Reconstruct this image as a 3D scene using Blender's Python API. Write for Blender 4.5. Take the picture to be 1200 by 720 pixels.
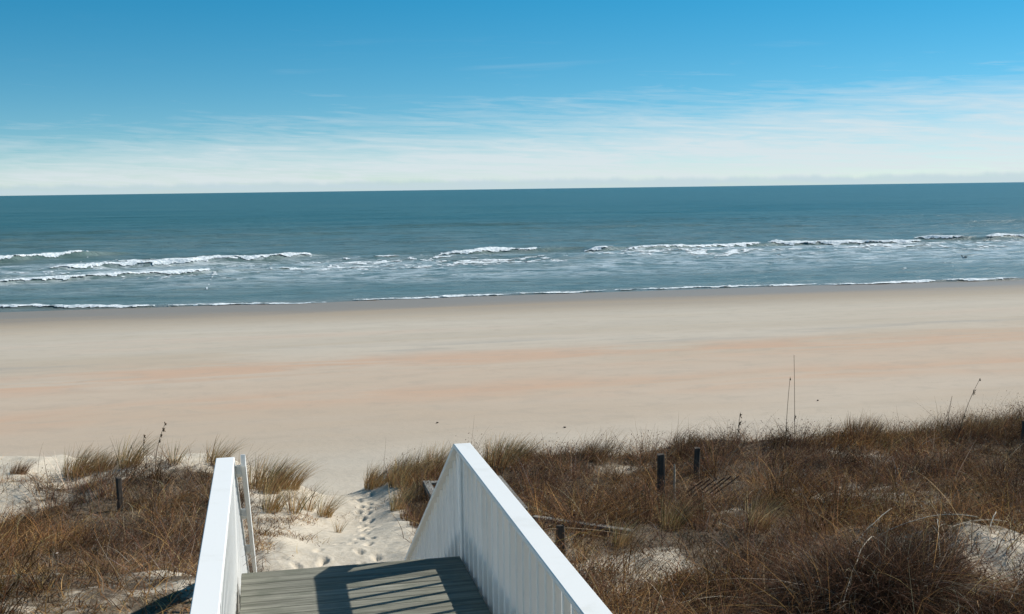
import bpy, bmesh, math, random
import numpy as np
from mathutils import Matrix, Vector

random.seed(7)
RNG = np.random.default_rng(7)
scene = bpy.context.scene
for o in list(bpy.data.objects):
    bpy.data.objects.remove(o)

# ------------------------------------------------------------------ camera
CAM_POS = (0.0, 0.0, 9.5)
YAW, PITCH, ROLL = math.radians(12.15), math.radians(5.857), math.radians(0.764)
cam_data = bpy.data.cameras.new('camera')
cam = bpy.data.objects.new('camera', cam_data)
scene.collection.objects.link(cam)
fw = Vector((math.sin(YAW) * math.cos(PITCH), math.cos(YAW) * math.cos(PITCH), -math.sin(PITCH)))
r0 = Vector((math.cos(YAW), -math.sin(YAW), 0))
u0 = r0.cross(fw)
rv = r0 * math.cos(ROLL) - u0 * math.sin(ROLL)
uv = u0 * math.cos(ROLL) + r0 * math.sin(ROLL)
cm = Matrix((rv, uv, -fw)).transposed().to_4x4()
cm.translation = Vector(CAM_POS)
cam.matrix_world = cm
cam_data.sensor_width = 36.0
cam_data.lens = 36.0 * 1350.0 / 1200.0
cam_data.clip_start = 0.1
cam_data.clip_end = 120000.0
scene.camera = cam

# ------------------------------------------------------------------ sun and sky
TO_SUN = Vector((1.274, 0.33, 1.0)).normalized()
sun_data = bpy.data.lights.new('sun', 'SUN')
sun_data.energy = 5.0
sun_data.angle = math.radians(0.55)
sun_data.color = (1.0, 0.945, 0.86)
sun = bpy.data.objects.new('sun', sun_data)
scene.collection.objects.link(sun)
sun.rotation_euler = TO_SUN.to_track_quat('Z', 'Y').to_euler()
sun.location = (40, 10, 40)

world = bpy.data.worlds.new('World')
scene.world = world
world.use_nodes = True
wt = world.node_tree
wt.nodes.clear()


class NT:
    """tiny helper for node trees"""
    def __init__(self, tree):
        self.t = tree

    def n(self, kind, **kw):
        nd = self.t.nodes.new(kind)
        for k, v in kw.items():
            setattr(nd, k, v)
        return nd

    def set(self, sock, v):
        if isinstance(v, bpy.types.NodeSocket):
            self.t.links.new(v, sock)
        else:
            sock.default_value = v

    def math(self, op, a, b=0.0, c=None, clamp=False):
        nd = self.n('ShaderNodeMath', operation=op)
        nd.use_clamp = clamp
        self.set(nd.inputs[0], a)
        self.set(nd.inputs[1], b)
        if c is not None:
            self.set(nd.inputs[2], c)
        return nd.outputs[0]

    def mix(self, fac, a, b, mode='MIX'):
        nd = self.n('ShaderNodeMix', data_type='RGBA', blend_type=mode)
        self.set(nd.inputs[0], fac)
        self.set(nd.inputs[6], a if isinstance(a, bpy.types.NodeSocket) else (*a, 1.0))
        self.set(nd.inputs[7], b if isinstance(b, bpy.types.NodeSocket) else (*b, 1.0))
        return nd.outputs[2]

    def ramp(self, v, lo, hi, a=0.0, b=1.0):
        nd = self.n('ShaderNodeMapRange', interpolation_type='SMOOTHSTEP')
        self.set(nd.inputs[0], v)
        for i, q in enumerate((lo, hi, a, b)):
            self.set(nd.inputs[i + 1], q)
        return nd.outputs[0]

    def noise(self, vec, scale, detail=4.0, rough=0.55, dist=0.0):
        nd = self.n('ShaderNodeTexNoise')
        if vec is not None:
            self.set(nd.inputs['Vector'], vec)
        nd.inputs['Scale'].default_value = scale
        nd.inputs['Detail'].default_value = detail
        nd.inputs['Roughness'].default_value = rough
        nd.inputs['Distortion'].default_value = dist
        return nd.outputs[0]

    def scalevec(self, vec, s):
        nd = self.n('ShaderNodeVectorMath', operation='MULTIPLY')
        self.set(nd.inputs[0], vec)
        nd.inputs[1].default_value = s
        return nd.outputs[0]

    def sep(self, vec):
        nd = self.n('ShaderNodeSeparateXYZ')
        self.set(nd.inputs[0], vec)
        return nd.outputs

    def comb(self, x, y, z):
        nd = self.n('ShaderNodeCombineXYZ')
        for i, q in enumerate((x, y, z)):
            self.set(nd.inputs[i], q)
        return nd.outputs[0]


w = NT(wt)
tc = w.n('ShaderNodeTexCoord')
dx, dy, dz = w.sep(tc.outputs['Generated'])
dzp = w.math('MAXIMUM', dz, 0.0)
# clear winter air: the blue reaches far down, so the sky is looked up a little higher than the view ray
zl = w.math('MULTIPLY_ADD', w.math('POWER', dzp, 0.78), 0.97, 0.03)
nrm = w.n('ShaderNodeVectorMath', operation='NORMALIZE')
wt.links.new(w.comb(dx, dy, zl), nrm.inputs[0])
sky = w.n('ShaderNodeTexSky')
sky.sky_type = 'NISHITA'
sky.sun_disc = False
sky.sun_elevation = math.asin(TO_SUN.z)
sky.sun_rotation = math.atan2(TO_SUN.x, TO_SUN.y)
sky.altitude = 0.0
sky.air_density = 1.0
sky.dust_density = 0.0
sky.ozone_density = 1.5
wt.links.new(nrm.outputs[0], sky.inputs[0])
hs = w.n('ShaderNodeHueSaturation')
hs.inputs['Hue'].default_value = 0.484
hs.inputs['Saturation'].default_value = 1.58
hs.inputs['Value'].default_value = 1.12
wt.links.new(sky.outputs[0], hs.inputs['Color'])
# thin high cloud: a veil low over the horizon with streaked upper edge
den = w.math('ADD', dzp, 0.035)
cu = w.math('DIVIDE', dx, den)
cv = w.math('DIVIDE', dy, den)
cvec = w.comb(w.math('MULTIPLY', cu, 0.30), cv, 0.0)
n_big = w.noise(cvec, 0.16, 4.0, 0.5, 0.6)
az = w.math('ARCTAN2', dx, dy)
n_str = w.noise(w.comb(w.math('MULTIPLY_ADD', dzp, 55.0, w.math('MULTIPLY', az, 9.0)), w.math('MULTIPLY', dzp, 75.0), 3.1), 1.0, 8.0, 0.60, 1.1)
n_fine = w.noise(w.comb(w.math('MULTIPLY_ADD', dzp, 120.0, w.math('MULTIPLY', az, 22.0)), w.math('MULTIPLY', dzp, 230.0), 9.0), 1.0, 7.0, 0.62, 0.9)
lift = w.math('MULTIPLY', w.math('SUBTRACT', n_big, 0.5), 0.055)
side = w.math('MULTIPLY', dx, 0.050)
lev = w.math('SUBTRACT', w.math('SUBTRACT', dzp, lift), side)
veil = w.ramp(lev, 0.092, 0.008)
thr = w.math('SUBTRACT', 0.63, w.math('MULTIPLY', veil, 0.46))
tex = w.math('ADD', w.math('MULTIPLY', n_str, 0.55), w.math('MULTIPLY', n_fine, 0.45))
cl = w.math('DIVIDE', w.math('SUBTRACT', tex, thr), 0.38, clamp=True)
cl = w.math('MULTIPLY', cl, w.math('MULTIPLY_ADD', veil, 0.65, 0.35))
# the veil thins out again a little above the horizon and a bluish far bank closes it below
cl = w.math('MULTIPLY', cl, 0.88)
cloudcol = (7.5, 8.3, 8.7)
c1 = w.mix(cl, hs.outputs[0], cloudcol)
n_hi = w.noise(w.comb(w.math('MULTIPLY_ADD', dzp, -38.0, w.math('MULTIPLY', az, 6.0)), w.math('MULTIPLY', dzp, 95.0), 21.0), 1.0, 7.0, 0.62, 1.2)
hi_p = w.noise(w.comb(w.math('MULTIPLY', az, 7.0), w.math('MULTIPLY', dzp, 30.0), 33.0), 1.0, 3.0, 0.5)
hi_m = w.math('MULTIPLY', w.math('MULTIPLY', w.ramp(dzp, 0.03, 0.06), w.ramp(dzp, 0.15, 0.09)), w.ramp(hi_p, 0.50, 0.66))
c1 = w.mix(w.math('MULTIPLY', w.ramp(n_hi, 0.50, 0.72, 0.0, 0.10), hi_m), c1, cloudcol)
bank_n = w.noise(w.comb(w.math('MULTIPLY', dx, 9.0), w.math('MULTIPLY', dy, 9.0), 0.0), 5.0, 6.0, 0.6)
bank_top = w.math('MULTIPLY_ADD', bank_n, 0.0085, 0.0035)
bank = w.ramp(w.math('SUBTRACT', bank_top, dzp), -0.0022, 0.0030)
c2 = w.mix(w.math('MULTIPLY', bank, 0.60), c1, (4.9, 6.6, 7.4))
bg = w.n('ShaderNodeBackground')
wt.links.new(c2, bg.inputs[0])
bg.inputs[1].default_value = 0.078
wo = w.n('ShaderNodeOutputWorld')
wt.links.new(bg.outputs[0], wo.inputs[0])

scene.view_settings.view_transform = 'Standard'
scene.view_settings.look = 'None'
scene.view_settings.exposure = 0.28
scene.view_settings.gamma = 1.0
scene.view_settings.use_curve_mapping = False


# ------------------------------------------------------------------ numeric noise
#TERRAIN-BEGIN
_perm = np.random.default_rng(11).random((256, 256))


def vnoise(x, y):
    x = np.asarray(x, float); y = np.asarray(y, float)
    xi = np.floor(x).astype(int); yi = np.floor(y).astype(int)
    fx = x - xi; fy = y - yi
    fx = fx * fx * fx * (fx * (fx * 6 - 15) + 10); fy = fy * fy * fy * (fy * (fy * 6 - 15) + 10)
    a = _perm[xi & 255, yi & 255]; b = _perm[(xi + 1) & 255, yi & 255]
    c = _perm[xi & 255, (yi + 1) & 255]; d = _perm[(xi + 1) & 255, (yi + 1) & 255]
    return (a * (1 - fx) + b * fx) * (1 - fy) + (c * (1 - fx) + d * fx) * fy - 0.5


def fbm(x, y, octv=4, g=0.5):
    s = 0; a = 1.0
    for k in range(octv):
        s = s + a * vnoise(np.asarray(x) * 2.03 ** k + 17.3 * k, np.asarray(y) * 2.03 ** k + 9.1 * k)
        a *= g
    return s


def sst(a, b, t):
    t = np.clip((np.asarray(t, float) - a) / (b - a), 0, 1)
    return t * t * (3 - 2 * t)


def gauss(x, y, cx, cy, sx, sy):
    return np.exp(-(((x - cx) / sx) ** 2 + ((y - cy) / sy) ** 2))


def path_x(y):
    return 0.95 + (np.asarray(y, float) - 13.0) * 0.045 + 0.12 * np.sin(np.asarray(y) * 0.6)


def beach_z(y):
    y = np.asarray(y, float)
    return np.where(y < 58, 1.62 - (y - 30) * 0.0055, np.where(y < 135, 1.466 - (y - 58) * 0.0345, -1.19 - (y - 135) * 0.01).clip(-4, 3))


_fr = np.random.default_rng(5)
FOOT = []
for _k in range(30):
    _y = 13.4 + _k * 0.33
    _s = 1 if _k % 2 else -1
    FOOT.append((float(path_x(_y)) + 0.40 + _s * 0.09 + _fr.normal(0, .07), _y + _fr.normal(0, .05), _fr.uniform(-.3, .3)))
for _k in range(18):
    _y = _fr.uniform(13.5, 23.5)
    FOOT.append((float(path_x(_y)) + _fr.normal(0.1, .45), _y, _fr.uniform(-.6, .6)))


def ground_z(x, y, feet=False):
    x = np.asarray(x, float); y = np.asarray(y, float)
    left = sst(0.3, -1.5, x)
    right = sst(2.2, 4.5, x)
    pw = np.exp(-((x - path_x(y)) / 0.75) ** 4)
    top = 4.18 + 0.30 * fbm(x * 0.33 + 4, y * 0.33 + 9, 3) + (0.10 * fbm(x * 1.3, y * 1.3, 3) + 0.03 * fbm(x * 5, y * 5, 2)) * (1 - 0.75 * np.exp(-((x - path_x(y)) / 1.1) ** 4))
    # the flank sinks towards the sea, then a low foredune crest
    top = top - 0.62 * sst(14, 22.5, y) * (1 - 0.10 * sst(6, 17, x))
    top = top + left * (0.28 * gauss(x, y, -2.2, 25.4, 2.0, 1.6) + 0.10 * gauss(x, y, -5.5, 24.6, 1.2, 1.2) - 0.12 * gauss(x, y, -3.9, 24.6, .55, 1.5))
    top = top + right * (0.30 * gauss(x, 0 * y, 17, 0, 7, 1) * sst(18, 23, y)) - 0.10 * right
    top = top + 0.14 * gauss(x, y, 3.3, 22.6, 1.1, 1.8) + 0.16 * gauss(x, y, -0.55, 22.2, .8, 1.8)
    top = top + (0.56 + 0.22 * fbm(x * 1.1 + 8, y * 1.1, 3) + 0.09 * fbm(x * 3.1 + 8, y * 3.1, 3)) * gauss(x, y, 9.4, 13.6, 1.15, 1.05) + 0.30 * gauss(x, y, 7.6, 12.4, 1.3, 1.0)
    top = top + 1.42 * sst(-0.30, -0.75, x) * sst(-10, -5, x) * sst(5, 8, y) * sst(17.4, 11.3, y)
    top = top - 0.42 * right * sst(10, 17, x) * sst(17, 23, y) - 0.12 * gauss(x, y, 6.8, 23.6, 2.2, 1.6) + 0.12 * gauss(x, y, 11.3, 24.2, 1.8, 1.6)
    # trodden path
    pw = np.exp(-((x - path_x(y)) / 0.75) ** 4)
    top = top - pw * (0.10 + 0.06 * sst(17, 23, y)) * sst(9, 13, y)
    top = top - 0.22 * np.exp(-((x - 0.63) / 1.2) ** 4) * sst(10, 13, y) * sst(17, 14.5, y)
    crest = 24.9 + 1.1 * fbm(x * 0.25 + 30, 0 * y + 2, 3) - 1.7 * np.exp(-((x - 1.4) / 1.1) ** 2) + 1.7 * left
    k = sst(0.0, 5.2, y - crest)
    bz = beach_z(y) + 0.02 * fbm(x * 0.3, y * 0.5, 3) * sst(95, 60, y)
    z = top * (1 - k) + bz * k
    z = z + 0.22 * gauss(x, y, 7.4, 27.2, 2.4, .9) * k
    if feet:
        near = (y > 12.8) & (y < 24.5) & (np.abs(x - path_x(y)) < 2.0)
        if near.any():
            xs = x[near]; ys = y[near]; acc = np.zeros_like(xs)
            for (fx, fy, a) in FOOT:
                u = (xs - fx) * math.cos(a) - (ys - fy) * math.sin(a); v = (xs - fx) * math.sin(a) + (ys - fy) * math.cos(a)
                q = (u / .052) ** 2 + (v / .125) ** 2
                acc += -0.055 * np.exp(-q ** 1.5) + 0.010 * np.exp(-((np.sqrt(q) - 1.6) / .45) ** 2)
            z = z.copy(); z[near] += acc + 0.010 * fbm(xs * 4.2, ys * 4.2, 3)
    return z


def veg(x, y):
    """how thickly the dune is overgrown (0..1), and how far it is the tall reddish kind"""
    x = np.asarray(x, float); y = np.asarray(y, float)
    n = fbm(x * 0.55 + 3, y * 0.55 + 40, 4); n2 = fbm(x * 1.7 + 9, y * 1.7, 3)
    edge = 24.9 + 1.1 * fbm(x * 0.25 + 30, 0 * y + 2, 3)
    r = sst(2.0, 2.9, x - 0.35 * n - 0.03 * (y - 16)) * sst(edge + 0.6, edge - 0.5, y)
    r = r * (1 - 0.74 * gauss(x, y, 5.0, 16.1, 1.15, .85)) * (1 - 0.5 * gauss(x, y, 4.3, 17.4, .5, .7))
    r = r * (1 - 0.76 * np.exp(-(((x - 9.45) / 1.10) ** 2 + ((y - 13.15) / .85) ** 2) ** 2))
    r = r * (1 - 0.85 * gauss(x, y, 4.40, 20.6, .40, 1.5))
    r = r * (1 - 0.8 * gauss(x, y, 7.5, 23.6, 1.2, .5))
    l = sst(0.15, -0.75, x - 0.3 * n + 0.03 * (y - 14)) * sst(25.1, 24.0, y + 1.2 * n2)
    l = l * (1 - 0.9 * gauss(x, y, -5.2, 23.2, .8, 1.3)) * (1 - 0.65 * gauss(x, y, -2.6, 24.6, 1.3, .7))
    bare = sst(15.6, 14.0, y) * 0.60 * (x < 1)
    l = l * (1 - bare * sst(-0.25, 0.25, n + 0.15)) * (1 - 0.8 * gauss(x, y, -1.0, 13.4, .6, .6))
    d = np.maximum(r, l)
    rr = np.clip(r * (1.25 + 1.1 * n + 0.7 * n2), 0, 1); ll = np.clip(l * (1.15 + 1.0 * n + 0.8 * n2), 0, 1)
    return np.maximum(rr, ll)
#TERRAIN-END


# ------------------------------------------------------------------ materials
def new_mat(name):
    m = bpy.data.materials.new(name)
    m.use_nodes = True
    t = m.node_tree
    t.nodes.clear()
    nt = NT(t)
    out = nt.n('ShaderNodeOutputMaterial')
    return m, nt, out


def principled(nt, out, col, rough=0.6, spec=0.3, bump=None, bstr=0.3, bdist=0.01, ior=1.45):
    p = nt.n('ShaderNodeBsdfPrincipled')
    nt.set(p.inputs['Base Color'], col if isinstance(col, bpy.types.NodeSocket) else (*col, 1))
    nt.set(p.inputs['Roughness'], rough)
    nt.set(p.inputs['Specular IOR Level'], spec)
    p.inputs['IOR'].default_value = ior
    if bump is not None:
        b = nt.n('ShaderNodeBump')
        nt.set(b.inputs['Strength'], bstr)
        b.inputs['Distance'].default_value = bdist
        nt.set(b.inputs['Height'], bump)
        nt.t.links.new(b.outputs[0], p.inputs['Normal'])
    nt.t.links.new(p.outputs[0], out.inputs[0])
    return p


def geo_pos(nt):
    return nt.n('ShaderNodeNewGeometry').outputs['Position']


def mat_sand():
    m, nt, out = new_mat('sand')
    P = geo_pos(nt)
    x, y, z = nt.sep(P)
    long1 = nt.noise(nt.comb(nt.math('MULTIPLY', x, 0.030), nt.math('MULTIPLY', y, 0.14), 0.0), 1.0, 5.0, 0.5, 0.9)
    long2 = nt.noise(nt.comb(nt.math('MULTIPLY', x, 0.075), nt.math('MULTIPLY', y, 0.42), 5.0), 1.0, 6.0, 0.55, 0.9)
    wob = nt.math('MULTIPLY', nt.math('SUBTRACT', nt.noise(nt.comb(nt.math('MULTIPLY', x, 0.035), nt.math('MULTIPLY', y, 0.02), 2.0), 1.0, 4.0), 0.5), 14.0)
    yy = nt.math('ADD', y, wob)
    def band(c, wd):
        a = nt.math('ABSOLUTE', nt.math('SUBTRACT', yy, c))
        return nt.ramp(a, wd, 0.0)
    base = nt.mix(nt.ramp(long1, 0.35, 0.66), (0.430, 0.360, 0.275), (0.480, 0.425, 0.345))
    base = nt.mix(nt.math('MULTIPLY', band(70.0, 14.0), 0.45), base, (0.485, 0.440, 0.365))
    base = nt.mix(nt.ramp(long2, 0.40, 0.70, 0.0, 0.40), base, (0.425, 0.385, 0.320))
    pk = nt.math('MULTIPLY', band(44.5, 3.4), nt.ramp(long2, 0.36, 0.60, 0.1, 1.0))
    pk2 = nt.math('MULTIPLY', band(53.0, 5.0), nt.ramp(long2, 0.38, 0.60, 0.0, 0.9))
    pk3 = nt.math('MULTIPLY', band(66.0, 7.0), nt.ramp(long1, 0.45, 0.66, 0.0, 0.35))
    pm = nt.math('MAXIMUM', nt.math('MAXIMUM', pk, pk2), pk3)
    base = nt.mix(nt.math('MULTIPLY', pm, 0.90), base, (0.500, 0.318, 0.215))
    base = nt.mix(nt.math('MULTIPLY', band(46.0, 17.0), 0.55), base, (0.490, 0.365, 0.265))
    gr = nt.math('MULTIPLY', band(58.5, 2.6), nt.ramp(long2, 0.46, 0.62, 0.0, 0.42))
    base = nt.mix(gr, base, (0.29, 0.275, 0.25))
    mot = nt.noise(nt.comb(nt.math('MULTIPLY', x, 0.55), nt.math('MULTIPLY', y, 0.95), 1.0), 1.0, 9.0, 0.72, 0.6)
    base = nt.mix(nt.ramp(mot, 0.44, 0.72, 0.0, 0.34), base, (0.330, 0.290, 0.235))
    # wet sand by the water
    wet = nt.ramp(nt.math('ADD', y, nt.math('MULTIPLY', nt.math('SUBTRACT', long1, 0.5), 12.0)), 72.0, 95.0)
    base = nt.mix(wet, base, (0.250, 0.200, 0.145))
    # dry white dune sand
    dune = nt.ramp(y, 33.0, 26.0)
    grain = nt.noise(P, 9.0, 6.0, 0.7)
    ds = nt.mix(nt.ramp(grain, 0.3, 0.7), (0.47, 0.405, 0.310), (0.57, 0.505, 0.405))
    base = nt.mix(dune, base, ds)
    # dead thatch and humus where plants grow
    att = nt.n('ShaderNodeAttribute', attribute_name='litter').outputs['Fac']
    lit_n = nt.noise(P, 5.5, 8.0, 0.72, 0.4)
    lm = nt.ramp(nt.math('ADD', att, nt.math('MULTIPLY', nt.math('SUBTRACT', lit_n, 0.5), 1.5)), 0.25, 0.75)
    litc = nt.mix(nt.ramp(nt.noise(P, 17.0, 6.0, 0.7), 0.35, 0.65), (0.045, 0.033, 0.024), (0.150, 0.112, 0.074))
    base = nt.mix(nt.math('MULTIPLY', lm, 0.92), base, litc)
    # specks: shells, straw bits
    vo = nt.n('ShaderNodeTexVoronoi')
    nt.set(vo.inputs['Vector'], P)
    vo.inputs['Scale'].default_value = 3.2
    sp = nt.math('MULTIPLY', nt.ramp(vo.outputs['Distance'], 0.075, 0.035), nt.ramp(nt.noise(P, 0.6, 3.0), 0.50, 0.62))
    base = nt.mix(nt.math('MULTIPLY', sp, 0.6), base, (0.12, 0.10, 0.08))
    h = nt.math('ADD', nt.math('MULTIPLY', nt.noise(P, 3.2, 6.0, 0.6), 1.0), nt.math('MULTIPLY', nt.noise(P, 22.0, 5.0, 0.65), 0.22))
    bst = nt.ramp(y, 24.0, 45.0, 0.6, 0.10)
    rough = nt.ramp(wet, 0.55, 1.0, 0.92, 0.42)
    spec = nt.ramp(wet, 0.3, 1.0, 0.06, 0.35)
    principled(nt, out, base, rough, spec, h, bst, 0.05)
    return m


def mat_paint():
    m, nt, out = new_mat('white_paint')
    P = geo_pos(nt)
    oi = nt.n('ShaderNodeObjectInfo').outputs['Random']
    g = nt.noise(nt.n('ShaderNodeTexCoord').outputs['Object'], 14.0, 6.0, 0.65)
    dirt = nt.noise(P, 2.3, 7.0, 0.7, 0.6)
    c = nt.mix(nt.ramp(dirt, 0.52, 0.76, 0.0, 0.6), (0.82, 0.825, 0.805), (0.66, 0.655, 0.61))
    c = nt.mix(nt.math('MULTIPLY', oi, 0.35), c, (0.60, 0.60, 0.56))
    c = nt.mix(nt.ramp(g, 0.68, 0.80, 0.0, 0.35), c, (0.42, 0.40, 0.35))
    principled(nt, out, c, 0.48, 0.28, g, 0.12, 0.003)
    return m


def mat_wood(name, c1, c2, c3, axis, sc=1.0, rough=0.85):
    m, nt, out = new_mat(name)
    co = nt.n('ShaderNodeTexCoord').outputs['Object']
    oi = nt.n('ShaderNodeObjectInfo').outputs['Random']
    off = nt.n('ShaderNodeVectorMath', operation='ADD')
    nt.set(off.inputs[0], co)
    nt.set(off.inputs[1], nt.comb(nt.math('MULTIPLY', oi, 31.0), nt.math('MULTIPLY', oi, 17.0), nt.math('MULTIPLY', oi, 7.0)))
    st = [26.0 * sc] * 3
    st[axis] = 1.1 * sc
    v = nt.scalevec(off.outputs[0], st)
    g = nt.noise(v, 1.0, 7.0, 0.68, 0.5)
    g2 = nt.noise(off.outputs[0], 3.0 * sc, 5.0, 0.6)
    c = nt.mix(nt.ramp(g, 0.32, 0.68), c1, c2)
    c = nt.mix(nt.ramp(g2, 0.48, 0.72, 0.0, 0.65), c, c3)
    c = nt.mix(nt.math('MULTIPLY', oi, 0.30), c, c1)
    principled(nt, out, c, rough, 0.15, g, 0.6, 0.006)
    return m


def mat_blade(name, gain=1.0, trans=0.25):
    m, nt, out = new_mat(name)
    a = nt.n('ShaderNodeAttribute', attribute_name='tint').outputs['Color']
    d = nt.n('ShaderNodeBsdfDiffuse')
    t = nt.n('ShaderNodeBsdfTranslucent')
    nt.set(d.inputs[0], a)
    nt.set(t.inputs[0], a)
    ms = nt.n('ShaderNodeMixShader')
    ms.inputs[0].default_value = trans
    nt.t.links.new(d.outputs[0], ms.inputs[1])
    nt.t.links.new(t.outputs[0], ms.inputs[2])
    nt.t.links.new(ms.outputs[0], out.inputs[0])
    return m


def mat_water():
    m, nt, out = new_mat('sea_water')
    P = geo_pos(nt)
    x, y, z = nt.sep(P)
    pat = nt.noise(nt.comb(nt.math('MULTIPLY', x, 0.006), nt.math('MULTIPLY', y, 0.03), 0.0), 1.0, 5.0, 0.6, 0.4)
    chop = nt.noise(nt.comb(nt.math('MULTIPLY', x, 0.10), nt.math('MULTIPLY', y, 0.28), 0.0), 1.0, 8.0, 0.66, 0.3)
    near = nt.ramp(y, 420.0, 105.0)
    deep = nt.mix(nt.ramp(pat, 0.35, 0.68), (0.034, 0.095, 0.089), (0.060, 0.128, 0.117))
    shal = nt.mix(nt.ramp(chop, 0.35, 0.7), (0.098, 0.155, 0.146), (0.180, 0.235, 0.222))
    c = nt.mix(near, deep, shal)
    swash = nt.ramp(y, 106.0, 99.0)
    c = nt.mix(nt.math('MULTIPLY', swash, 0.6), c, (0.20, 0.19, 0.16))
    # suspended foam streaks between the breakers
    lace = nt.noise(nt.comb(nt.math('MULTIPLY', x, 0.22), nt.math('MULTIPLY', y, 0.5), 8.0), 1.0, 9.0, 0.7, 1.4)
    churn = nt.noise(nt.comb(nt.math('MULTIPLY', x, 0.022), nt.math('MULTIPLY', y, 0.05), 14.0), 1.0, 3.0, 0.5, 0.3)
    zone = nt.math('MULTIPLY', nt.math('MULTIPLY', nt.ramp(y, 112.0, 132.0), nt.ramp(y, 174.0, 162.0)), nt.ramp(churn, 0.30, 0.54, 0.2, 1.0))
    c = nt.mix(nt.math('MULTIPLY', nt.ramp(lace, 0.40, 0.62, 0.0, 1.0), zone), c, (0.52, 0.58, 0.58))
    h1 = nt.noise(nt.comb(nt.math('MULTIPLY', x, 0.30), nt.math('MULTIPLY', y, 0.62), 0.0), 1.0, 9.0, 0.68, 0.5)
    h2 = nt.noise(nt.comb(nt.math('MULTIPLY', x, 0.03), nt.math('MULTIPLY', y, 0.11), 4.0), 1.0, 5.0, 0.6, 0.3)
    h = nt.math('ADD', h1, nt.math('MULTIPLY', h2, 3.0))
    b = nt.n('ShaderNodeBump')
    b.inputs['Strength'].default_value = 1.0
    b.inputs['Distance'].default_value = 0.55
    nt.set(b.inputs['Height'], h)
    p = nt.n('ShaderNodeBsdfPrincipled')
    nt.set(p.inputs['Base Color'], c)
    p.inputs['Roughness'].default_value = 0.32
    p.inputs['IOR'].default_value = 1.33
    p.inputs['Specular IOR Level'].default_value = 0.42
    nt.t.links.new(b.outputs[0], p.inputs['Normal'])
    nt.t.links.new(p.outputs[0], out.inputs[0])
    return m


def mat_foam():
    m, nt, out = new_mat('foam')
    P = geo_pos(nt)
    n1 = nt.noise(P, 2.6, 7.0, 0.7)
    c = nt.mix(nt.ramp(n1, 0.36, 0.62), (0.46, 0.54, 0.56), (0.84, 0.87, 0.87))
    principled(nt, out, c, 0.75, 0.2, n1, 0.8, 0.15)
    return m


def mat_plain(name, col, rough=0.8, var=0.25, scale=12.0):
    m, nt, out = new_mat(name)
    co = nt.n('ShaderNodeTexCoord').outputs['Object']
    g = nt.noise(co, scale, 6.0, 0.65)
    dark = tuple(q * (1 - var * 1.4) for q in col)
    lite = tuple(min(1, q * (1 + var)) for q in col)
    c = nt.mix(nt.ramp(g, 0.3, 0.7), dark, lite)
    principled(nt, out, c, rough, 0.15, g, 0.4, 0.004)
    return m


M = dict(
    sand=mat_sand(), paint=mat_paint(), water=mat_water(), foam=mat_foam(),
    deck=mat_wood('weathered_deck_wood', (0.105, 0.104, 0.082), (0.275, 0.268, 0.218), (0.120, 0.128, 0.096), 0),
    beam=mat_wood('weathered_beam_wood', (0.16, 0.15, 0.13), (0.29, 0.28, 0.255), (0.12, 0.115, 0.10), 1),
    post=mat_wood('old_post_wood', (0.050, 0.041, 0.034), (0.135, 0.112, 0.090), (0.065, 0.054, 0.043), 2),
    slat=mat_wood('old_slat_wood', (0.055, 0.042, 0.034), (0.13, 0.105, 0.085), (0.07, 0.055, 0.045), 2),
    blade=mat_blade('dry_grass'), cane=mat_plain('bleached_cane', (0.42, 0.37, 0.29), 0.8, 0.35, 18.0),
    stalk=mat_plain('dry_stalk', (0.15, 0.105, 0.065), 0.85, 0.3, 20.0),
    weed=mat_plain('dried_seaweed', (0.05, 0.04, 0.03), 0.9, 0.35, 14.0),
    birddark=mat_plain('dark_feathers', (0.05, 0.048, 0.05), 0.7, 0.3, 20.0),
    birdwhite=mat_plain('white_feathers', (0.78, 0.78, 0.76), 0.7, 0.08, 20.0),
    bill=mat_plain('bill_horn', (0.40, 0.26, 0.08), 0.5, 0.15, 20.0),
)

# ------------------------------------------------------------------ object helpers
COL = scene.collection


def link(o, parent=None, wloc=None):
    COL.objects.link(o)
    if parent is not None:
        o.parent = parent
    if wloc is not None:
        o.location = Vector(wloc) - (WL[parent.name] if parent is not None else Vector((0, 0, 0)))
        WL[o.name] = Vector(wloc)
    else:
        WL[o.name] = Vector(o.location) + (WL[parent.name] if parent is not None else Vector((0, 0, 0)))
    return o


WL = {}


def tag(o, label=None, cat=None, group=None, kind=None):
    for k, v in (('label', label), ('category', cat), ('group', group), ('kind', kind)):
        if v:
            o[k] = v
    return o


def empty(name, loc):
    o = bpy.data.objects.new(name, None)
    o.empty_display_size = 0.2
    return link(o, None, loc)


def mesh_np(name, V, Q, mat, smooth=False, tint=None, fattr=None):
    """V (n,3), Q (m,4) quads or (m,3) triangles"""
    V = np.ascontiguousarray(V, np.float32); Q = np.ascontiguousarray(Q, np.int32)
    me = bpy.data.meshes.new(name)
    k = Q.shape[1]
    me.vertices.add(len(V)); me.vertices.foreach_set('co', V.ravel())
    me.loops.add(Q.size); me.loops.foreach_set('vertex_index', Q.ravel())
    me.polygons.add(len(Q)); me.polygons.foreach_set('loop_start', np.arange(0, Q.size, k, dtype=np.int32))
    me.polygons.foreach_set('loop_total', np.full(len(Q), k, np.int32))
    if smooth:
        me.polygons.foreach_set('use_smooth', np.ones(len(Q), bool))
    if tint is not None:
        a = me.attributes.new('tint', 'FLOAT_COLOR', 'POINT')
        a.data.foreach_set('color', np.ascontiguousarray(np.concatenate([tint, np.ones((len(tint), 1))], 1), np.float32).ravel())
    if fattr is not None:
        a = me.attributes.new(fattr[0], 'FLOAT', 'POINT')
        a.data.foreach_set('value', np.ascontiguousarray(fattr[1], np.float32))
    me.update(calc_edges=True)
    me.validate()
    me.materials.append(mat)
    return me


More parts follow.
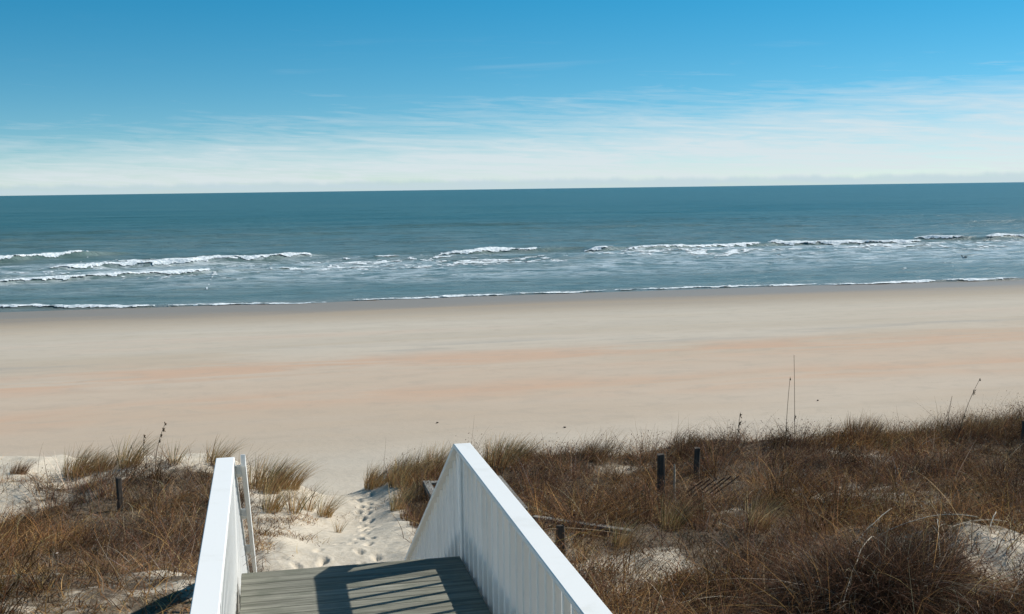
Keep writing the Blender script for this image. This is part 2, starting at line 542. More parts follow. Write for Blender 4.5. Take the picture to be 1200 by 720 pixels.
def box_mesh(name, sx, sy, sz, mat, bev=0.004, shear=0.0, seed=None, rough=0.0):
    """box centred on the origin; shear drops z along +y (raked cuts)"""
    bm = bmesh.new()
    bmesh.ops.create_cube(bm, size=1.0)
    for v in bm.verts:
        v.co = Vector((v.co.x * sx, v.co.y * sy, v.co.z * sz))
    if bev > 0:
        bmesh.ops.bevel(bm, geom=bm.edges[:], offset=bev, segments=1, affect='EDGES', profile=0.5)
    rnd = random.Random(seed)
    for v in bm.verts:
        if rough:
            v.co += Vector((rnd.uniform(-1, 1), rnd.uniform(-1, 1), rnd.uniform(-1, 1))) * rough
        if shear:
            v.co.z -= v.co.y * shear
    me = bpy.data.meshes.new(name)
    bm.to_mesh(me); bm.free()
    me.materials.append(mat)
    return me


def obj(name, me, parent=None, wloc=None, rot=None):
    o = bpy.data.objects.new(name, me)
    link(o, parent, wloc)
    if rot:
        o.rotation_euler = rot
    return o


def span(name, x0, x1, y0, y1, z0, z1, mat, parent, bev=0.004):
    me = box_mesh(name, x1 - x0, y1 - y0, z1 - z0, mat, bev)
    return obj(name, me, parent, ((x0 + x1) / 2, (y0 + y1) / 2, (z0 + z1) / 2))


def tube_arrays(pts, rad, sides=5):
    pts = np.asarray(pts, float); n = len(pts); rad = np.broadcast_to(np.asarray(rad, float), (n,))
    t = np.gradient(pts, axis=0); t /= np.linalg.norm(t, axis=1)[:, None] + 1e-9
    ref = np.where(np.abs(t[:, 2:3]) > 0.9, np.array([[1., 0, 0]]), np.array([[0, 0, 1.]]))
    a = np.cross(t, ref); a /= np.linalg.norm(a, axis=1)[:, None] + 1e-9
    b = np.cross(t, a)
    an = np.arange(sides) / sides * 2 * math.pi
    V = pts[:, None] + rad[:, None, None] * (a[:, None] * np.cos(an)[None, :, None] + b[:, None] * np.sin(an)[None, :, None])
    V = V.reshape(-1, 3)
    Q = []
    for i in range(n - 1):
        for j in range(sides):
            k = (j + 1) % sides
            Q.append((i * sides + j, i * sides + k, (i + 1) * sides + k, (i + 1) * sides + j))
    return V, np.array(Q)


def grid(xs, ys):
    X, Y = np.meshgrid(xs, ys)
    nx, ny = len(xs), len(ys)
    i = np.arange(nx * ny).reshape(ny, nx)
    Q = np.stack([i[:-1, :-1], i[:-1, 1:], i[1:, 1:], i[1:, :-1]], -1).reshape(-1, 4)
    return X.ravel(), Y.ravel(), Q


def steps(*seg):
    """(start, end, step) pieces joined into one sorted coordinate list"""
    out = [np.arange(a, b, s) for a, b, s in seg]
    return np.concatenate(out + [[seg[-1][1]]])


# ------------------------------------------------------------------ the ground: dunes and beach in one sheet
gx = np.concatenate([-np.geomspace(2500, 20, 26)[:-1], steps((-20, -8, .4), (-8, -.4, .085), (-.4, 2.9, .042), (2.9, 20, .085), (20, 34, .35)), np.geomspace(34, 2500, 26)[1:]])
gy = steps((-120, 0, 12), (0, 9, .6), (9, 13, .09), (13, 24, .045), (24, 31, .085), (31, 46, .4), (46, 112, .9), (112, 232, 6))
X, Y, Q = grid(gx, gy)
Z = ground_z(X, Y, True)
lit = veg(X, Y) * ((Y > 8) & (Y < 27) & (X > -22) & (X < 36))
ground = obj('beach_ground', mesh_np('beach_ground', np.stack([X, Y, Z], 1), Q, M['sand'], True, fattr=('litter', lit)), None, (0, 0, 0))
tag(ground, 'pale sand beach and grass-grown dunes with a trodden path', 'beach', kind='structure')

# ------------------------------------------------------------------ the sea
#   breakers: x0, x1, y(x0), y(x1), height, how ragged
BREAK = [
    (-75.0, -26.5, 150.0, 184.0, 0.72, 0.10),
    (-27.0, 5.8, 158.0, 167.2, 0.45, 0.15),
    (-60.0, -6.5, 120.5, 142.2, 0.40, 0.30),
    (26.0, 41.5, 170.5, 173.4, 0.48, 0.30),
    (48.0, 51.8, 168.3, 169.6, 0.75, 0.15),
    (52.6, 78.0, 164.5, 172.6, 0.48, 0.50),
    (80.5, 104.0, 174.0, 168.0, 0.45, 0.35),
    (108.5, 115.0, 176.5, 173.6, 0.55, 0.4),
    (118.5, 150.0, 171.5, 172.5, 0.55, 0.35),
]


def break_y(b, x):
    t = (x - b[0]) / (b[1] - b[0])
    return b[2] + (b[3] - b[2]) * t + 1.6 * vnoise(x * 0.16 + b[2], 0 * x + 3.3) + 0.7 * vnoise(x * 0.6 + b[2], 0 * x + 1.3)


def break_h(b, x):
    return b[4] * sst(b[0] - 1.0, b[0] + 2.5, x) * sst(b[1] + 14.0, b[1] - 1.5, x)


def sea_z(x, y):
    x = np.asarray(x, float); y = np.asarray(y, float)
    far = sst(104, 150, y)
    ph = 0.9 * fbm(x * 0.02, y * 0.02, 3) * 6
    z = far * (0.16 * np.sin(y * 0.36 + ph) + 0.12 * np.sin(y * 0.215 - x * 0.03 + ph * 1.3)) * sst(900, 300, y)
    z = z + (0.20 * fbm(x * 0.10, y * 0.30, 3) * far + 0.13 * fbm(x * 0.35, y * 0.9, 3)) * sst(700, 250, y) * sst(100, 112, y)
    for b in BREAK:
        d = y - break_y(b, x)
        h = break_h(b, x)
        z = z + h * np.where(d < 0, np.exp(-(d / 0.75) ** 2), np.exp(-(d / 3.6) ** 2)) * (np.abs(d) < 16)
    # long unbroken swells further out
    for (yc, hh, k) in ((212.0, .40, 0.3), (236.0, .45, 1.9), (262.0, .35, 4.1), (300.0, .40, 5.5)):
        d = y - (yc + 9 * vnoise(x * 0.02 + k, 0 * x + k) + 0.05 * x)
        z = z + hh * np.exp(-(d / 3.2) ** 2) * (0.35 + sst(-.25, .25, vnoise(x * 0.03 + k * 3, 0 * x)))
    d = y - shore_y(x) - 1.0
    z = z + shore_h(x) * np.where(d < 0, np.exp(-(d / 0.35) ** 2), np.exp(-(d / 1.8) ** 2))
    return z


def shore_y(x):
    return 100.0 + 1.8 * fbm(x * 0.035 + 7, 0 * x + 5, 3) + 0.9 * fbm(x * 0.22, 0 * x + 2, 3) + 2.2 * fbm(x * 0.085 + 40, 0 * x + 6, 2) + 3.2 * sst(-8, -22, x) - 1.2 * sst(50, 72, x)


def shore_h(x):
    return 0.03 + 0.10 * np.clip(fbm(x * 0.06 + 2, 0 * x + 8, 2) + .1, 0, 1) + 0.16 * sst(52, 66, x) + 0.10 * sst(-5, -20, x)


sx = np.concatenate([-np.geomspace(60000, 90, 30)[:-1], steps((-90, -60, 1.8), (-60, 150, .75), (150, 220, 2.0)), np.geomspace(220, 60000, 30)[1:]])
sy = np.concatenate([steps((94, 99, .5), (99, 106, .22), (106, 130, .5), (130, 190, .33), (190, 320, .9), (320, 700, 6)), np.geomspace(700, 60000, 50)[1:]])
X, Y, Q = grid(sx, sy)
sea = obj('sea', mesh_np('sea', np.stack([X, Y, sea_z(X, Y)], 1), Q, M['water'], True), None, (0, 0, 0))
tag(sea, 'blue green sea reaching from the surf to the horizon', 'sea', kind='structure')


def masked_sheet(name, xs, ys, zf, mask, mat, org, lift):
    """sheet of foam: only the cells where the mask is set"""
    X, Y, Q = grid(xs, ys)
    mk = mask(X, Y)
    keep = mk[Q].min(1) > 0
    Q = Q[keep]
    used, inv = np.unique(Q, return_inverse=True)
    Q = inv.reshape(-1, 4)
    X = X[used]; Y = Y[used]; mk = mk[used]
    Zv = zf(X, Y) + lift(X, Y, mk)
    return mesh_np(name, np.stack([X - org[0], Y - org[1], Zv - org[2]], 1), Q, mat, True)


BL = [
    'long white breaker furthest out, ending in a green unbroken shoulder',
    'thin white roller line ending abruptly beside lacy foam',
    'low ragged white roller between the outer breaker and the shore foam',
    'short white crest alone beyond the lacy foam patch',
    'very short bright white crest right beside a long foamy breaker',
    'wide foamy white breaker with churned water in front',
    'white breaking crest directly seaward of the floating bird',
    'tiny broken white crest between two longer breakers',
    'white breaker crest tailing off towards the open side of the bay',
]
for i, b in enumerate(BREAK):
    x0, x1 = b[0], b[1] + 1.0
    xs = np.arange(x0, x1, 0.14)
    lo = min(b[2], b[3]) - 3.5; hi = max(b[2], b[3]) + 5.0
    ys = np.arange(lo, hi, 0.16)

    def mask(X, Y, b=b):
        d = Y - break_y(b, X)
        back = 0.9 + 1.8 * b[5] * (1 + 1.5 * fbm(X * 0.3, 0 * X + b[2], 3))
        front = 0.8 + 0.7 * fbm(X * 0.5 + 40, 0 * X + b[2], 3)
        e = np.where(d < 0, 1 + d / front, 1 - d / np.maximum(back, .3))
        ends = sst(b[0] - 1, b[0] + 1.5, X) * sst(b[1] + .8, b[1] - 1.0, X)
        n = fbm(X * 0.9, Y * 1.4, 4, .6)
        return (e * ends + n * (0.35 + b[5]) - 0.08 - 0.15 * b[5] > 0).astype(float)

    def lift(X, Y, mk):
        return 0.05 + 0.13 * np.clip(fbm(X * 1.1, Y * 1.6, 4, .65) + 0.25, 0, 1)
    org = ((x0 + x1) / 2, (b[2] + b[3]) / 2, 0.0)
    o = obj('breaking_wave', masked_sheet('breaking_wave', xs, ys, sea_z, mask, M['foam'], org, lift), None, org)
    tag(o, BL[i], 'wave', 'breaking waves off the beach')

# foam along the waterline
xs = np.concatenate([np.arange(-70, 120, .12)]); ys = np.arange(96, 108, .15)


def smask(X, Y):
    d = Y - shore_y(X) - 0.9
    wid = 0.30 + 0.9 * np.clip(fbm(X * 0.09 + 3, 0 * X + 4, 3) + .25, 0, 1) + 1.3 * sst(50, 64, X) + 1.6 * sst(-4, -18, X) * np.clip(.6 + fbm(X * .3, 0 * X, 2), 0, 1)
    e = np.where(d < 0, 1 + d / (0.55 + .3 * fbm(X * .7, 0 * X + 9, 2)), 1 - d / wid)
    return (e + 1.1 * fbm(X * 0.55 + 5, Y * 1.2, 4, .6) > 0.34).astype(float)


o = obj('shore_foam', masked_sheet('shore_foam', xs, ys, lambda X, Y: np.maximum(sea_z(X, Y), ground_z(X, Y)), smask, M['foam'], (20, 100, 0), lambda X, Y, m: 0.04 + 0.10 * np.clip(fbm(X * 1.3, Y * 1.8, 3) + .25, 0, 1)), None, (20, 100, 0))
tag(o, 'thin white line of swash foam along the wet sand', 'foam', kind='stuff')

# lacy foam drifting between the breakers
xs = np.arange(-62, 150, .30); ys = np.arange(108, 182, .22)


def lmask(X, Y):
    w1 = fbm(X * 0.045 + 11, Y * 0.05, 3)
    zone = np.zeros_like(X)
    for (cx, cy, rx, ry, a) in ((22, 153, 28, 15, 1.0), (-14, 166, 14, 6, .9), (-27, 150, 12, 10, .7), (60, 158, 20, 9, 1.0), (90, 158, 26, 9, .8), (120, 166, 20, 6, .7), (40, 148, 18, 7, .6), (-12, 136, 10, 5, .6), (75, 148, 12, 4, .5)):
        zone = np.maximum(zone, a * gauss(X, Y, cx, cy, rx, ry))
    ridge = 1 - np.abs(fbm(X * 0.20 + 4 * w1, Y * 0.33, 4, .6)) * 5.0
    fine = fbm(X * 1.1, Y * 1.5, 3, .6)
    return (ridge * 0.8 + fine * 0.6 + (zone - 1) * 1.2 + 0.6 * w1 > -0.03).astype(float)


o = obj('drifting_foam', masked_sheet('drifting_foam', xs, ys, sea_z, lmask, M['foam'], (40, 145, 0), lambda X, Y, m: 0.03 + 0.08 * np.clip(fbm(X * 1.3, Y * 1.8, 3) + .25, 0, 1)), None, (40, 145, 0))
tag(o, 'lacy broken foam drifting on the water between the breakers', 'foam', kind='stuff')

# ------------------------------------------------------------------ the boardwalk
DZ = 6.45            # top of the deck
YE = 9.27            # end of the deck
Y0 = 1.2             # where the walk leaves the house
SL = math.tan(math.radians(30.1))
XR, XL = 1.535, -0.288      # inner faces of the two balustrades
RT = DZ + 0.94
walk = empty('boardwalk', (0.63, 6.0, 4.2))
tag(walk, 'grey plank boardwalk with white painted railings and stairs down to the sand', 'boardwalk')

deck = span('deck', -0.236, 1.496, Y0, YE - 0.02, DZ - 0.23, DZ - 0.04, M['beam'], walk, 0.0)
# open frame rather than a slab: replace the mesh by joists and rims
bm = bmesh.new()


def bm_box(bm, x0, x1, y0, y1, z0, z1, o):
    r = bmesh.ops.create_cube(bm, size=1.0)
    for v in r['verts']:
        v.co = Vector(((x0 + x1) / 2 + v.co.x * (x1 - x0) - o.x, (y0 + y1) / 2 + v.co.y * (y1 - y0) - o.y, (z0 + z1) / 2 + v.co.z * (z1 - z0) - o.z))


do = WL[deck.name]
for xa in (-0.255, 0.61, 1.496):
    bm_box(bm, xa, xa + 0.038, Y0, YE - 0.06, DZ - 0.235, DZ - 0.04, do)
bm_box(bm, -0.255, 1.534, YE - 0.058, YE - 0.02, DZ - 0.235, DZ - 0.042, do)
me = bpy.data.meshes.new('deck_frame')
bm.to_mesh(me); bm.free()
me.materials.append(M['beam'])
deck.data = me

pl = [box_mesh('plank', 1.78, 0.138, 0.038, M['deck'], 0.004, seed=k, rough=0.0012) for k in range(5)]
k = 0
y = YE - 0.069
while y > Y0:
    o = obj('plank', pl[k % 5], deck, (0.630 + random.uniform(-.003, .003), y, DZ - 0.019 + random.uniform(-.0012, .0012)))
    o.rotation_euler = (random.uniform(-.004, .004), 0, random.uniform(-.0016, .0016))
    y -= 0.1410
    k += 1

bal = box_mesh('baluster', 0.045, 0.038, 1.10, M['paint'], 0.004)
bal_s = box_mesh('baluster_raked', 0.045, 0.038, 1.10, M['paint'], 0.004, shear=SL)


def railing(xi, s):
    """level balustrade; xi inner face, s = +1 when outside is towards +x"""
    xa = lambda d: xi + s * d
    lo = lambda a, b: (min(xa(a), xa(b)), max(xa(a), xa(b)))
    capi = -0.040 if s > 0 else -0.006
    x0, x1 = lo(capi, capi + 0.145)
    tx0, tx1 = lo(0.0465, 0.084)
    r = span('railing', tx0, tx1, Y0, YE + 0.05, RT - 0.10, RT - 0.039, M['paint'], walk)
    # cap boards butt end to end
    for (ya, yb) in ((Y0, 4.902), (4.905, YE + 0.075)):
        span('cap_board', x0, x1, ya, yb, RT - 0.038, RT, M['paint'], r, 0.005)
    span('skirt_board', tx0, tx1, Y0, YE + 0.05, DZ - 0.30, DZ + 0.245, M['paint'], r)
    y = YE - 0.155
    while y > Y0:
        obj('baluster', bal, r, (xa(0.0225), y, RT - 0.039 - 0.55), None)
        y -= 0.2
    span('end_board', tx0, tx1, YE - 0.19, YE + 0.05, DZ + 0.2465, RT - 0.1015, M['paint'], r)
    for yp in (YE + 0.025, 5.2):
        px0, px1 = lo(0.0 if yp > 9 else 0.0865, 0.045 if yp > 9 else 0.175)
        zt = RT - 0.0385 if yp > 9 else DZ + 0.25
        span('post', px0, px1, yp - 0.045, yp + 0.045, 3.6, zt, M['paint'], r)
    return r


def raked_span(name, x0, x1, y0, y1, zt0, th, mat, parent, bev=0.004):
    """board following the stair slope: top edge at zt0 where y = y0, vertical depth th"""
    ln = y1 - y0
    me = box_mesh(name, x1 - x0, ln, th, mat, bev, shear=SL)
    return obj(name, me, parent, ((x0 + x1) / 2, (y0 + y1) / 2, zt0 - th / 2 - SL * ln / 2))


YS, YF = YE + 0.078, 13.90       # stairs from / to


def stair_railing(xi, s):
    xa = lambda d: xi + s * d
    lo = lambda a, b: (min(xa(a), xa(b)), max(xa(a), xa(b)))
    capi = -0.040 if s > 0 else -0.006
    x0, x1 = lo(capi, capi + 0.145)
    tx0, tx1 = lo(0.0465, 0.084)
    r = raked_span('stair_railing', tx0, tx1, YS, YF, RT - 0.045, 0.07, M['paint'], walk)
    raked_span('cap_board', x0, x1, YS, YF + .05, RT, 0.043, M['paint'], r, 0.005)
    raked_span('skirt_board', tx0, tx1, YS, YF - .35, DZ + 0.20, 0.42, M['paint'], r)
    y = YS + 0.10
    while y < YF - 0.25:
        obj('baluster', bal_s, r, (xa(0.0225), y, RT - 0.0445 - 0.55 - SL * (y - YS)))
        y += 0.2
    px0, px1 = lo(0.0, 0.09)
    zt = RT - 0.05 - SL * (YF - 0.1 - YS)
    span('post', px0, px1, YF - 0.145, YF - 0.055, 3.3, zt - 0.03, M['paint'], r)
    return r


railing(XR, 1)
railing(XL, -1)
stair_railing(XR, 1)
lr = stair_railing(XL, -1)
# stringers and treads
for (x0, x1) in ((-0.255, -0.217), (1.49, 1.528)):
    raked_span('stringer', x0, x1, YE + .002, YF - .05, DZ - 0.06, 0.30, M['beam'], walk)
tr = box_mesh('stair_tread', 1.70, 0.275, 0.038, M['deck'], 0.005)
for k in range(1, 15):
    obj('stair_tread', tr, walk, (0.636, YE - 0.145 + 0.2985 * k + 0.01, DZ - 0.173 * k - 0.019))
# grab rail on blocks inside the left stair balustrade
hr = raked_span('handrail', -0.236, -0.198, YS + 0.02, YF - 0.15, RT + 0.012, 0.10, M['paint'], walk)
for yb in (YS + 0.16, YS + 1.35, YS + 2.6):
    raked_span('handrail_block', -0.289, -0.2365, yb, yb + 0.09, RT - 0.012 - SL * (yb - YS), 0.075, M['paint'], hr)

# supporting piles
for yp in (2.0, 7.6):
    for xp in (-0.1, 1.36):
        me = box_mesh('pile', 0.14, 0.14, 2.75, M['beam'], 0.006)
        obj('pile', me, walk, (xp, yp, DZ - 0.24 - 1.375))

# ------------------------------------------------------------------ unseen house where the walk starts, added to shade the railing
house = empty('unseen_beach_house', (0.6, -6.0, 4.2))
tag(house, 'unseen shingled beach house with a raised porch where the boardwalk starts, added to shade the railing', 'house')
M['shingle'] = mat_wood('cedar_shingle', (0.13, 0.115, 0.095), (0.23, 0.21, 0.18), (0.16, 0.145, 0.125), 2, 0.5)
span('wall', -7.0, 8.5, -10.0, -1.6, 4.0, 13.2, M['shingle'], house, 0.02)
rf = obj('roof', box_mesh('roof', 16.6, 10.6, 0.25, M['post'], 0.02), house, (0.75, -5.6, 13.6))
fl = span('porch_floor', -3.0, 4.2, -1.598, 0.55, 7.80, 7.84, M['beam'], house, 0.0)
for xp in (-2.9, 0.0, 1.36, 4.0):
    span('porch_post', xp - .07, xp + .07, 0.30, 0.44, 3.9, 7.798, M['beam'], house)
for xw in (-4.6, 5.6):
    wn = span('window', xw - .75, xw + .75, -1.60, -1.55, 8.6, 10.3, M['paint'], house)
    span('pane', xw - .64, xw + .64, -1.549, -1.54, 8.71, 10.19, M['birddark'], wn, 0.0)
dr = span('door', -0.1, 1.3, -1.60, -1.55, 7.845, 9.95, M['paint'], house)
span('pane', 0.05, 1.15, -1.549, -1.54, 8.1, 9.8, M['birddark'], dr, 0.0)

# ------------------------------------------------------------------ old timber in the dunes
def fence_post(x, y, h, wd, lean, label, grp=None):
    z = float(ground_z(np.array([x]), np.array([y]))[0])
    bm = bmesh.new()
    rnd = random.Random(x * 7)
    lv = 6
    rings = []
    for i in range(lv + 1):
        t = i / lv
        ww = wd * (1.03 - 0.10 * t) / 2
        ring = []
        for (cx, cy) in ((-1, -.7), (-.7, -1), (.7, -1), (1, -.7), (1, .7), (.7, 1), (-.7, 1), (-1, .7)):
            top = rnd.uniform(-.02, .015) if i == lv else 0
            ring.append(bm.verts.new((cx * ww + rnd.uniform(-.004, .004) + lean[0] * t * h, cy * ww + rnd.uniform(-.004, .004) + lean[1] * t * h, -0.35 + t * (h + .35) + top)))
        rings.append(ring)
    for i in range(lv):
        for j in range(8):
            q = (j + 1) % 8
            bm.faces.new((rings[i][j], rings[i][q], rings[i + 1][q], rings[i + 1][j]))
    bm.faces.new(rings[-1])
    bm.faces.new(rings[0][::-1])
    me = bpy.data.meshes.new('fence_post')
    bm.to_mesh(me); bm.free()
    me.materials.append(M['post'])
    o = obj('fence_post', me, None, (x, y, z), (0, 0, rnd.uniform(-.5, .5)))
    tag(o, label, 'post', grp)
    return o


#POSTS
fence_post(7.00, 19.70, 1.06, 0.145, (0.0, 0), 'tall dark square fence post standing beside a bleached thin stake', 'old fence posts in the dune grass')
fence_post(8.58, 22.0, 0.72, 0.12, (0.03, 0), 'dark fence post half hidden in brown grass behind fallen slats', 'old fence posts in the dune grass')
fence_post(4.30, 16.65, 0.42, 0.12, (-0.01, 0), 'short weathered post at the end of a grey plank by bare sand', 'old fence posts in the dune grass')
fence_post(-2.79, 22.35, 0.66, 0.10, (-0.03, 0), 'leaning dark post in the thicket below the white sand crest', 'old fence posts in the dune grass')
fence_post(16.62, 22.5, 0.72, 0.13, (0.0, 0), 'dark post standing among the grass at the end of the dune ridge', 'old fence posts in the dune grass')

# weathered low timber frame beside the path
fz = 3.86
fr = empty('timber_platform', (3.55, 20.3, 3.5))
tag(fr, 'weathered grey low timber platform frame half sunk in grass behind the stair railing', 'platform')
for xa in (2.88, 4.30):
    span('side_beam', xa, xa + 0.14, 19.5, 21.9, fz - 0.09, fz, M['beam'], fr, 0.006)
    for yp in (19.6, 21.7):
        span('leg', xa + 0.02, xa + 0.11, yp, yp + 0.09, fz - 0.75, fz - 0.092, M['beam'], fr, 0.006)
for ya in (19.55, 21.71):
    span('cross_beam', 3.023, 4.297, ya, ya + 0.14, fz - 0.05, fz - 0.005, M['beam'], fr, 0.006)

# grey plank lying on the sand
px, py = 5.0, 17.95
pz = float(ground_z(np.array([px]), np.array([py]))[0])
pk = obj('timber_plank', box_mesh('timber_plank', 0.16, 1.75, 0.075, M['beam'], 0.008, seed=4, rough=.004), None, (px, py, pz + 0.05), (0.03, 0.06, math.radians(53.8)))
tag(pk, 'weathered grey plank lying across the sand between the short post and the grass', 'plank')

# bleached stake
sk_z = float(ground_z(np.array([7.26]), np.array([19.7]))[0])
V, Q = tube_arrays([(0, 0, -.2), (.004, 0, .2), (-.006, 0, .45), (.006, 0.01, .74), (0.0, 0.01, .88)], [.022, .021, .020, .018, .014], 6)
st = obj('wooden_stake', mesh_np('wooden_stake', V, Q, M['cane'], True), None, (7.26, 19.7, sk_z))
tag(st, 'thin bleached upright stake beside the tall dark post', 'stake')

# collapsed slat fence leaning in the brush
sf = empty('slat_fence', (8.0, 20.1, 3.5))
tag(sf, 'collapsed dark slat fence leaning in the brown brush behind the tall post', 'fence')
slat_me = box_mesh('slat', 0.028, 0.010, 0.95, M['slat'], 0.003)
for k in range(6):
    o = obj('slat', slat_me, sf, (7.62 + k * 0.135, 20.2 - k * 0.02, 3.68 + 0.012 * k), (0.25, math.radians(48 + random.uniform(-3, 3)), 0))
for dz_ in (-.16, .2):
    V, Q = tube_arrays([(7.5 + t * 1.0 - 8.0 + dz_, 20.2 - t * .12 - 20.1, 3.66 + dz_ + .02 * t - 3.5) for t in np.linspace(0, 1, 8)], .006, 5)
    obj('wire', mesh_np('wire', V, Q, M['slat'], True), sf, (8.0, 20.1, 3.5))


# ------------------------------------------------------------------ dry plants
def ribbons(P, h, lean, bend, w, tint, segs=3, rng=RNG):
    """curved tapering blades. P (n,3) roots, lean/bend (n,2) horizontal drift per height"""
    n = len(P)
    t = np.linspace(0, 1, segs + 1)
    az = rng.uniform(0, math.pi, n)
    side = np.stack([np.cos(az), np.sin(az), 0 * az], 1)
    bl = np.linalg.norm(bend, axis=1)
    V = np.empty((n, segs + 1, 2, 3), np.float32)
    for i, q in enumerate(t):
        hor = lean * q + bend * q * q
        zz = q - 0.42 * np.minimum(bl, 1.6) * q ** 2.4
        c = P.copy()
        c[:, 0] += hor[:, 0] * h; c[:, 1] += hor[:, 1] * h; c[:, 2] += zz * h
        ww = (w * (1 - 0.86 * q ** 1.6) / 2)[:, None]
        V[:, i, 0] = c - side * ww; V[:, i, 1] = c + side * ww
    idx = np.arange(n * (segs + 1) * 2).reshape(n, segs + 1, 2)
    Q = np.stack([idx[:, :-1, 0], idx[:, :-1, 1], idx[:, 1:, 1], idx[:, 1:, 0]], -1).reshape(-1, 4)
    T = np.repeat(tint, (segs + 1) * 2, axis=0)
    return V.reshape(-1, 3), Q, T


def bits(P, size, tint, rng=RNG):
    """small seed heads and curled leaves: little random quads"""
    n = len(P)
    a = rng.normal(size=(n, 3)); a /= np.linalg.norm(a, axis=1)[:, None]
    b = np.cross(a, rng.normal(size=(n, 3))); b /= np.linalg.norm(b, axis=1)[:, None]
    s = size[:, None]
    V = np.stack([P - a * s, P - b * s * .35, P + a * s, P + b * s * .35], 1).reshape(-1, 3)
    Q = np.arange(n * 4).reshape(-1, 4)
    return V, Q, np.repeat(tint, 4, axis=0)


def join(parts):
    V, Q, T = [], [], []
    o = 0
    for v, q, t in parts:
        V.append(v); Q.append(q + o); T.append(t); o += len(v)
    return np.concatenate(V), np.concatenate(Q), np.concatenate(T)


PAL = dict(
    straw=(0.40, 0.29, 0.150), ochre=(0.30, 0.185, 0.080), red=(0.172, 0.097, 0.058), dark=(0.085, 0.052, 0.036),
    grey=(0.30, 0.26, 0.205), olive=(0.15, 0.135, 0.055), bleach=(0.52, 0.45, 0.33))


def colours(n, mixw, rng=RNG):
    names = list(mixw)
    p = np.array([mixw[k] for k in names], float); p /= p.sum()
    base = np.array([PAL[k] for k in names])[rng.choice(len(names), n, p=p)]
    return np.clip(base * rng.uniform(0.55, 1.45, (n, 1)) * rng.uniform(0.92, 1.08, (n, 3)), 0, 1)


def patchy(P, T):
    """plants of one stand share a cast: straw yellow here, grey or red brown there"""
    a = fbm(P[:, 0] * .55 + 61, P[:, 1] * .55 + 13, 3)[:, None]; b = fbm(P[:, 0] * 1.3 + 5, P[:, 1] * 1.3 + 77, 3)[:, None]
    yel = np.array([[1.22, 1.12, 0.92]]); gry = np.array([[1.0, 0.97, 1.02]])
    T = T * np.where(a > 0, 1 + (yel - 1) * np.minimum(a * 4, 1), 1 + (gry - 1) * np.minimum(-a * 4, 1))
    return np.clip(T * (1 + 1.1 * b), 0, 1)


def sample(n, x0, x1, y0, y1, dens):
    x = RNG.uniform(x0, x1, n); y = RNG.uniform(y0, y1, n)
    keep = RNG.random(n) < dens(x, y)
    x, y = x[keep], y[keep]
    return np.stack([x, y, ground_z(x, y) - 0.01], 1)


WIND = np.array([0.30, 0.10])


def mass(P, hlo, hhi, mixw, w0, w1, wind=1.0, wild=0.35, bendy=0.5, segs=3):
    n = len(P)
    h = RNG.uniform(hlo, hhi, n) * (0.55 + 1.0 * np.clip(fbm(P[:, 0] * 1.1 + 50, P[:, 1] * 1.1, 3) + .4, 0, 1))
    h = h * (1 + .35 * sst(14.6, 12.8, P[:, 1]) * (P[:, 0] > 2))
    lean = WIND * wind * 0.6 + RNG.normal(0, wild, (n, 2))
    bend = WIND * wind * RNG.uniform(0.3, 1.4, (n, 1)) + RNG.normal(0, bendy, (n, 2))
    return ribbons(P, h, lean, bend, RNG.uniform(w0, w1, n), patchy(P, colours(n, mixw)), segs)


def bush(x, y, cell=0.78):
    """nearest bush centre: relative distance, offset towards it and a random number per bush"""
    best = np.full(len(x), 9.0); ox = np.zeros(len(x)); oy = np.zeros(len(x)); rid = np.zeros(len(x))
    ci = np.floor(x / cell).astype(int); cj = np.floor(y / cell).astype(int)
    for a in (-1, 0, 1):
        for b in (-1, 0, 1):
            i = ci + a; j = cj + b
            h1 = _perm[(i * 7 + 3) & 255, (j * 13 + 5) & 255]; h2 = _perm[(i * 11 + 50) & 255, (j * 5 + 90) & 255]; h3 = _perm[(i * 3 + 9) & 255, (j * 17 + 1) & 255]
            cx = (i + h1) * cell; cy = (j + h2) * cell
            d = np.hypot(x - cx, y - cy) / (cell * (.55 + .55 * h3))
            m = d < best
            best = np.where(m, d, best); ox = np.where(m, x - cx, ox); oy = np.where(m, y - cy, oy); rid = np.where(m, h3, rid)
    return best, ox, oy, rid


def bushes(P, hlo, hhi, mixw, w0, w1, segs=4):
    """brush standing in domed bushes: tall in the middle, splayed at the rim, one cast per bush"""
    n = len(P)
    d, ox, oy, rid = bush(P[:, 0], P[:, 1])
    dome = np.clip(1.15 - d * d * .80, .20, 1.15) * (.65 + .7 * rid)
    h = RNG.uniform(hlo, hhi, n) * dome * (1 + .35 * sst(14.6, 12.8, P[:, 1]) * (P[:, 0] > 2))
    out = np.stack([ox, oy], 1) * 1.3
    lean = WIND * .45 + out + RNG.normal(0, .22, (n, 2))
    bend = WIND * RNG.uniform(.2, 1.0, (n, 1)) + out * .8 + RNG.normal(0, .38, (n, 2))
    T = patchy(P, colours(n, mixw))
    r2 = ((rid * 37.7) % 1.0)[:, None]
    T = T * (.50 + .95 * r2) * np.where(r2 > .7, np.array([[1.1, 1.05, .95]]), np.where(r2 < .3, np.array([[.95, .92, .92]]), np.array([[1.03, .97, .92]])))
    return ribbons(P, h, lean, bend, RNG.uniform(w0, w1, n), np.clip(T, 0, 1), segs), h


def clumpy(x, y):
    return np.clip(0.35 + 2.6 * fbm(x * 1.6 + 70, y * 1.6 + 5, 3), 0.04, 1)


def stuff(name, parts, label, cat, mat=None):
    V, Q, T = join(parts)
    o = obj(name, mesh_np(name, V, Q, mat or M['blade'], False, tint=T), None, (0, 0, 0))
    tag(o, label, cat, kind='stuff')
    return o


RD = lambda x, y: veg(x, y) * (x > 1.9)
LD = lambda x, y: veg(x, y) * (x < 1.0)
